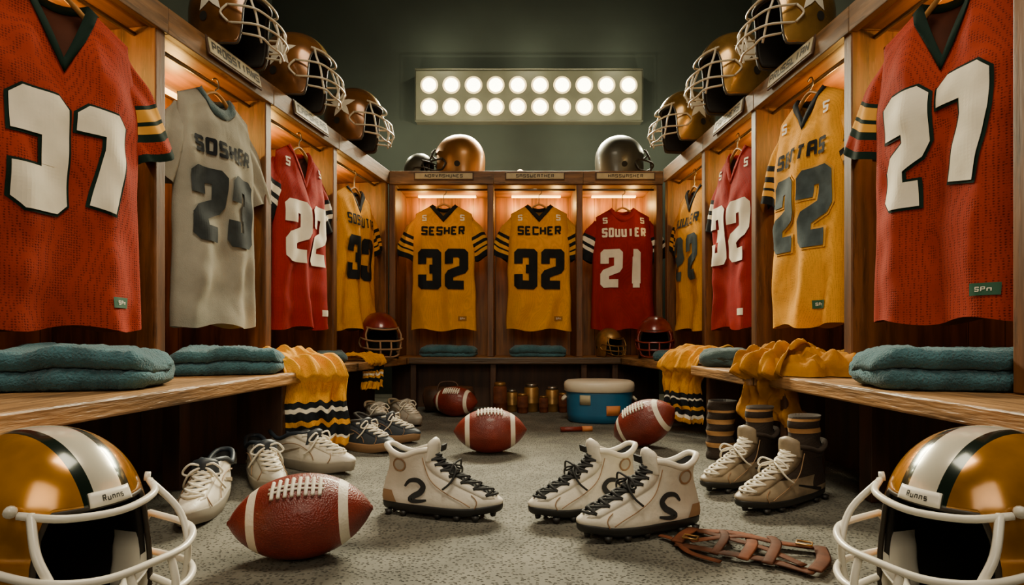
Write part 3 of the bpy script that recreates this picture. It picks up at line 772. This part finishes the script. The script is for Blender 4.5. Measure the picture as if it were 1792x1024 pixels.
for x,y,a in ((-.74,3.15,30),(-.62,3.30,38)):
    shoe((x,y,0),D2(a),LO,M['shoeg'],M['solew'],M['lace'],'off-white low sneaker near the bench end',1.15,M['shoec'],studs=False,name='sneaker',group='sneakers on the floor')
for x,y,a in ((.77,1.92,-56),(.805,1.70,-60)):
    shoe((x,y,0),D2(a),HI,M['shoec'],M['sole'],M['lace'],'taupe football cleat with a dark tan-striped sock',(1.08,1.30,.98),M['sockd'],tongue=M['shoec'],toe=M['sockd'],sock=True)
# ------------------------------------------------------------ towels
def towel(loc,yaw,w,d,h,m,label,layers=3,cat='towel'):
    th=h/layers; path=[]; y0=d/2-th/2
    for i in range(layers):
        z=th*(i+.5); sg=1 if i%2==0 else -1
        for k in range(9): path.append((sg*(-y0+2*y0*k/8),z))
        if i<layers-1:
            for k in range(1,6): a=-pi/2+pi*k/6; path.append((sg*(y0+th*.5*math.cos(a)),z+th/2+th*.5*math.sin(a)))
    n=len(path)
    def nrm(i):
        a=Vector(path[max(0,i-1)]);b=Vector(path[min(n-1,i+1)]); t=(b-a).normalized(); return Vector((-t.y,t.x))
    hw=th*.49
    L=[Vector(path[i])+nrm(i)*hw for i in range(n)]; R=[Vector(path[i])-nrm(i)*hw for i in range(n)]
    e=[]; 
    for k in range(1,5):
        a=pi*k/5; nn=nrm(n-1); t=Vector((nn.y,-nn.x)); e.append(Vector(path[-1])+nn*hw*math.cos(a)+t*hw*math.sin(a))
    s=[]
    for k in range(1,5):
        a=pi*k/5; nn=nrm(0); t=Vector((-nn.y,nn.x)); s.append(Vector(path[0])-nn*hw*math.cos(a)+t*hw*math.sin(a))
    out=L+e+R[::-1]+s; m_=len(out); NX=57; V=[]
    cyc=Vector((0,h*.42))
    for i in range(NX):
        u=-1+2*i/(NX-1); endk=math.sqrt(max(0,1-max(0,(abs(u)-.78)/.22)**2*.75)); bul=1-.14*abs(u)**5
        for q in out:
            p=cyc+(q-cyc)*endk
            z=p.y*bul*(1+.16*nz(u*2.5+loc[0],p.x*5,1)) ; x=u*w/2*(1+.03*nz(p.y*40,p.x*10,2)); y=p.x*(1+.10*nz(u*2+loc[1],p.y*9,5))
            x+=.012*nz(p.x*22,p.y*34,3); z+=.006*nz(u*14,p.x*30,loc[0])+.002*nz(u*50,p.x*90,1); y+=.004*nz(u*30,p.y*60,7)
            V.append((x,y,max(0,z)))
    F=grid_faces(NX,m_,True)
    F+= [tuple(range(m_))[::-1],tuple((NX-1)*m_+k for k in range(m_))]
    o=mk('towel' if cat=='towel' else 'folded_cloth',V,F,m,None,True,None,loc=loc,rot=(0,0,yaw)); 
    return tag(o,label,cat,'folded towels on the benches')
tz=BZ+.001
tl='thick folded teal terry towel on the bench'
towel((-1.19,1.56,tz),D2(12),.43,.26,.112,M['teal'],tl,2)
towel((-1.075,2.17,tz),D2(20),.38,.24,.100,M['teal'],tl,2)
towel((1.19,1.56,tz),D2(-12),.43,.26,.112,M['teal'],tl,2)
for x in (-.45,.185): towel((x,4.06,tz),0,.40,.16,.080,M['teal'],'flat folded teal towel on the end bench',3)
towel((.97,3.42,tz),D2(60),.34,.15,.06,M['teal'],'flat folded teal towel on the corner bench',2)
towel((1.03,2.75,tz),D2(60),.30,.17,.085,M['slate'],'folded slate towel on the bench',2)
towel((-1.02,3.2,tz),D2(-70),.32,.14,.060,M['slate'],'folded slate towel on the bench',2)
# ------------------------------------------------------------ draped cloths
def drape(name,path,wd,width,mats,bands,label,seed,amp=.012,taper=0.,nf=5,crump=.012):
    P=cr(path,12); n=len(P); wd=Vector(wd).normalized(); NC=49; V=[];mi=[]
    Ls=[0]
    for i in range(1,n): Ls.append(Ls[-1]+(P[i]-P[i-1]).length)
    for i in range(n):
        t=Ls[i]/Ls[-1]; T=(P[min(n-1,i+1)]-P[max(0,i-1)]).normalized(); N=wd.cross(T).normalized()
        if N.z<0 and abs(N.z)>.3: N=-N
        for j in range(NC):
            u=-1+2*j/(NC-1); w=width/2*(1-taper*math.sin(pi*min(1,t*1.2)))
            ridge=1+math.sin(u*nf*pi+seed+2.6*nz(t*2.5,u*1.5,seed))
            dsp=amp*ridge*(.35+.65*t)+crump*(1+1.4*nz(u*4+t*3,t*7,seed))+.006*nz(u*12,t*16,seed)
            V.append(P[i]+wd*(u*w+.018*nz(t*5,u,seed+3))+N*dsp+Vector((0,0,.022*nz(u*5,seed,0)))*t)
    for i in range(n-1):
        t=Ls[i]/Ls[-1]; c=0
        for a,b,k in bands:
            if a<=t<b: c=k
        mi+=[c]*(NC-1)
    o=mk(name,V,grid_faces(n,NC),mats,None,True,mi); solid(o,.004,0)
    return tag(o,label,'cloth','draped clothes on the benches')
CL=[M['gold'],M['navy'],M['whitef'],M['must']]
bs=[(.74,.78,1),(.78,.80,2),(.80,.85,1),(.85,.88,0),(.88,.93,1),(.93,.95,2)]
drape('draped_jersey',[(-1.13,2.55,.375),(-1.03,2.50,.42),(-.95,2.42,.410),(-.865,2.36,.390),(-.80,2.325,.35),(-.785,2.31,.27),(-.78,2.30,.17),(-.78,2.30,.055)],(.88,.48,0),.25,CL,bs,'gold jersey with black and white stripes draped over the bench end',1,amp=.009,nf=4,crump=.018)
drape('draped_jersey',[(-.98,3.36,.375),(-.92,3.34,.38),(-.85,3.32,.378),(-.80,3.31,.35),(-.79,3.305,.28),(-.79,3.30,.20)],(.5,.85,0),.16,CL,[(.6,.68,1),(.72,.76,2),(.80,.86,1)],'small gold striped garment hanging over the bench edge',2)
drape('draped_jersey',[(1.10,2.98,.385),(1.0,2.95,.425),(.90,2.92,.40),(.855,2.90,.35),(.84,2.89,.26),(.84,2.88,.16),(.84,2.88,.07)],(.6,-.8,0),.24,CL,bs,'gold jersey with dark stripes draped over the bench edge',3,amp=.009,nf=4,crump=.018)
V=[];F=[];NR,NA=34,96
for i in range(NR):
    rr=i/(NR-1)
    for j in range(NA):
        a=2*pi*j/NA; R=1+.18*math.sin(3*a+1)+.08*math.sin(7*a); x=rr*R*.20*math.cos(a); y=rr*R*.15*math.sin(a)
        h=.10*(1-rr**2)**.6*(.75+.7*nz(x*10,y*10,4))+.050*abs(nz(x*16,y*16,9))+.018*abs(nz(x*36,y*36,2))
        V.append((x,y,max(.001,h*sm(1.02,.9,rr))))
F=grid_faces(NR,NA,True)
cl=drape('crumpled_cloth',[(1.12,2.24,.39),(1.03,2.20,.415),(.96,2.15,.395),(.925,2.12,.36),(.915,2.11,.29),(.915,2.10,.22),(.93,2.10,.17)],(.55,-.83,0),.24,[M['must']],[],'crumpled mustard cloth heaped on the bench and hanging down',5,amp=.018,taper=.2,nf=3,crump=.03)
hp=mk('cloth_heap',V,F,M['must'],cl,loc=(1.13,2.12,BZ+.002)); hp.rotation_euler=(0,0,D2(70))
# ------------------------------------------------------------ socks standing
def sock(loc,label,yaw=0):
    V=[];rows=26;mi=[]
    for i in range(rows):
        t=i/(rows-1); z=t*.24; rx=.062-.006*math.sin(t*pi)+.004*math.sin(t*30); ry=.045+.003*math.sin(t*26)
        for k in range(30):
            a=2*pi*k/30; V.append((rx*math.cos(a),ry*math.sin(a)+.01*math.sin(t*4),z))
        if i<rows-1: mi+=[1 if i in (5,6,10,11,15,16,20) else 0]*30
    V+=[(v[0]*.75,v[1]*.75,v[2]-.03) for v in V[-30:]]
    F=grid_faces(rows+1,30,True)+[tuple(range(30)),tuple(rows*30+k for k in range(30))]; mi+=[2]*30+[0,2]
    return tag(mk('sock',V,F,[M['sockd'],M['sockt'],M['pad']],None,True,mi,loc=loc,rot=(0,0,yaw)),label,'sock')
sock((.865,2.36,0),'dark knee sock with tan stripes standing upright on the carpet',.2)
# ------------------------------------------------------------ cooler
r=root('cooler',(.52,3.42,0),D2(-4),'blue drinks cooler with a cream lid on the carpet','cooler')
def sring(rx,ry,z,n=48,e=2.3):
    o=[]
    for k in range(n):
        a=2*pi*k/n; c,s=math.cos(a),math.sin(a); o.append((rx*abs(c)**(2/e)*(1 if c>0 else -1),ry*abs(s)**(2/e)*(1 if s>0 else -1),z))
    return o
V=[];lv=[(.165,0),(.185,.006),(.190,.05),(.196,.17),(.197,.178)]
for rx,z in lv: V+=sring(rx,rx*.80,z)
mk('body',V,grid_faces(len(lv),48,True)+[tuple(range(48)),tuple((len(lv)-1)*48+k for k in range(48))],M['blue'],r)
V=[];lv=[(.200,.179),(.207,.184),(.209,.215),(.205,.232),(.19,.242),(.12,.246)]
for rx,z in lv: V+=sring(rx,rx*.80,z)
mk('lid',V,grid_faces(len(lv),48,True)+[tuple(range(48)),tuple((len(lv)-1)*48+k for k in range(48))],M['lidw'],r)
for x0,x1,z,m_ in ((-.12,-.06,.11,'plate'),(.03,.11,.05,'orange')):
    V=[]
    for j in range(2):
        for i in range(7):
            x=x0+(x1-x0)*i/6; V.append((x,-.1525*(1-abs(x/.193)**2.3)**(1/2.3)-.006,z+.055*j))
    solid(mk('label_patch',V,grid_faces(2,7),M[m_],r),.002,0)
for sx in (-1,1):
    g=Geo(); g.tube([(sx*.195,-.04,.15),(sx*.215,-.035,.13),(sx*.215,.035,.13),(sx*.195,.04,.15)],.008,8,sub=4); g.obj('handle',M['lidw'],r)
# ------------------------------------------------------------ canisters under end bench
random.seed(3)
for i,(x,y,rr,h) in enumerate(((-.08,3.80,.045,.20),(.0,3.84,.04,.15),(.07,3.76,.035,.13),(.13,3.84,.05,.19),(.21,3.80,.03,.11),(.27,3.84,.045,.17),(.34,3.80,.03,.13))):
    r=root('metal_canister',(x,y,0),0,'aged brass canister standing below the end bench','canister','canisters below the end bench')
    g=Geo(); g.lathe([(rr*.92,0),(rr,.006),(rr,h*.3),(rr*1.03,h*.31),(rr,h*.33),(rr,h*.82),(rr*.8,h*.88)],24); g.obj('body',M['brass'] if i%2 else M['brown2'],r)
    g=Geo(); g.lathe([(rr*.82,h*.88),(rr*.86,h*.9),(rr*.86,h*.98),(rr*.7,h)],24); g.obj('lid',M['steel'] if i%2 else M['brass'],r)
g=Geo(); g.tube([(-.17,0,.085),(-.15,0,.088),(-.08,0,.092),(0,0,.09),(.08,0,.092),(.15,0,.088),(.17,0,.085)],lambda t:.085*min(1,(.35+6*min(t,1-t))),20)
r=root('duffel_bag',(-.42,3.80,.0),0,'small dark brown duffel bag below the end bench','bag'); g.obj('body',M['darkwood'],r)
g=Geo(); g.tube([(-.07,-.06,.14),(-.05,-.04,.20),(.05,-.04,.20),(.07,-.06,.14)],.006,6,sub=4); g.obj('handle',M['darkwood'],r)
r=root('marker_pen',(.34,3.02,.014),D2(8),'small red-brown marker lying on the carpet','marker')
g=Geo(); g.tube([(-.085,0,0),(.03,0,0)],.013,12); g.obj('barrel',M['leather'],r)
g=Geo(); g.tube([(.031,0,0),(.075,0,0),(.085,0,0)],.0145,12); g.obj('cap',M['orange'],r)
# leather strap tangle on floor
r=root('leather_strap_harness',(.555,1.34,.004),D2(-30),'tangled dark brown leather strap harness lying on the carpet','straps')
def strap(P,m,w=.009):
    g=Geo(); g.tube([(x,y,.003+z*.75) for x,y,z in P],w*1.5,8,sub=6,ry=.0024); g.obj('strap',m,r)
strap([(-.15,-.07,.004),(-.05,-.085,.010),(.05,-.075,.006),(.14,-.095,.004)],M['brown'],.011)
strap([(-.14,.045,.004),(-.04,.06,.012),(.05,.05,.008),(.15,.065,.004)],M['brown2'],.010)
strap([(-.15,-.07,.010),(-.145,-.01,.014),(-.135,.05,.010)],M['brown2'],.010)
strap([(.14,-.095,.010),(.155,-.02,.012),(.145,.065,.010)],M['brown'],.010)
strap([(-.12,.03,.014),(-.03,-.01,.020),(.04,-.03,.018),(.12,-.08,.012)],M['brown'],.008)
strap([(-.12,-.06,.016),(-.02,.015,.024),(.06,.02,.020),(.13,.05,.012)],M['brown2'],.007)
strap([(-.06,-.10,.008),(-.05,-.02,.026),(-.07,.07,.010)],M['brown'],.007)
strap([(.05,-.10,.008),(.06,-.01,.028),(.04,.08,.010)],M['brown'],.008)
strap([(.0,-.10,.008),(.01,-.02,.022),(-.01,.07,.010)],M['brown2'],.009)
strap([(-.20,-.03,.003),(-.16,-.05,.006),(-.11,-.11,.004),(-.04,-.13,.003)],M['brown2'],.006)
for x,y in ((-.12,-.06),(.115,.03)):
    g=Geo(); g.tube([(x-.016,y-.012,.024),(x+.016,y-.012,.024),(x+.016,y+.012,.024),(x-.016,y+.012,.024)],.0025,6,True); g.obj('buckle',M['brass'],r)
# ------------------------------------------------------------ floodlight panel
r=root('floodlight_panel',(.145,4.93,2.35),0,'wide floodlight panel with two rows of ten glowing lamps','floodlight')
W=.975
box('housing',-W,W,-.03,.06,0,.445,M['lens'],r,.008)
g=Geo(); g.tube([(-W,-.04,.0),(W,-.04,.0),(W,-.04,.445),(-W,-.04,.445)],.006,6,True); g.obj('frame',M['lens'],r)
for rz in (.125,.312):
    for i in range(10):
        x=-.855+i*.190
        prof=[(.0,-.062),(.02,-.060),(.042,-.052),(.056,-.040),(.059,-.031)]
        n=28; V=[(x+rr*math.cos(2*pi*k/n),yy,rz+rr*math.sin(2*pi*k/n)) for rr,yy in prof for k in range(n)]
        mk('lamp',V,grid_faces(len(prof),n,True),M['bulb'],r)
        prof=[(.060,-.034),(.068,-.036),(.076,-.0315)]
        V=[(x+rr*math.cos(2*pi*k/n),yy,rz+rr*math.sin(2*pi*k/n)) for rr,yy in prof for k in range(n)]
        mk('halo_ring',V,grid_faces(len(prof),n,True),M['halo'],r)  # added glowing ring, stands in for the halo of each bulb
# ------------------------------------------------------------ room
def st(o): o['kind']='structure'; o['label']={'floor':'grey speckled carpet floor','ceiling':'dark painted flat room ceiling'}.get(o.name,'dark painted plain room wall'); o['category']='floor' if o.name=='floor' else ('ceiling' if o.name=='ceiling' else 'wall'); return o
st(box('floor',-2.6,2.6,-1.6,5.1,-.1,0,M['carpet'],None,0))
st(box('wall_back',-2.6,2.6,5.0,5.1,0,4.0,M['wall'],None,0))
st(box('wall_left',-2.2,-2.1,-1.6,5.0,0,4.0,M['wall'],None,0))
st(box('wall_right',2.1,2.2,-1.6,5.0,0,4.0,M['wall'],None,0))
st(box('ceiling',-2.6,2.6,-1.6,5.1,4.0,4.1,M['ceil'],None,0))
# ------------------------------------------------------------ lights
k=lamp('AREA',(0,1.0,3.3),33,(1,.87,.63),1.0,name='key_light',spread=D2(118)); aim(k,(0,1.7,.3))
k=lamp('AREA',(0,-.9,1.7),9.5,(1,.87,.65),1.2,name='fill_light',spread=D2(110)); aim(k,(0,2.2,.9))
k=lamp('AREA',(.145,4.72,2.55),100,(1,.92,.64),1.8,name='panel_throw',sy=.4,spread=D2(90)); aim(k,(.1,2.1,0))
for x in (-1.0,-.3,.6,1.3): lamp('POINT',(x,4.50,2.14),16,(1,.93,.60),.02)  # added lamps without fixtures: wall glow below the panel in place of haze
for x in (-.6,.15,.9): lamp('POINT',(x,4.70,2.92),4.5,(1,.93,.60),.02)  # same added helper lamps, for the glow on the wall above the panel
w=bpy.data.worlds.new('World'); SC.world=w; w.use_nodes=True
wn=w.node_tree
wn.nodes['Background'].inputs[0].default_value=(.55,.48,.36,1); wn.nodes['Background'].inputs[1].default_value=.03
# ------------------------------------------------------------ camera
cam=bpy.data.cameras.new('camera'); co=bpy.data.objects.new('camera',cam); COL.objects.link(co)
co.location=(0,0,.5); co.rotation_euler=(pi/2,0,0); cam.sensor_width=36; cam.lens=1000/1792*36; cam.shift_y=78/1792; cam.clip_start=.02
SC.camera=co
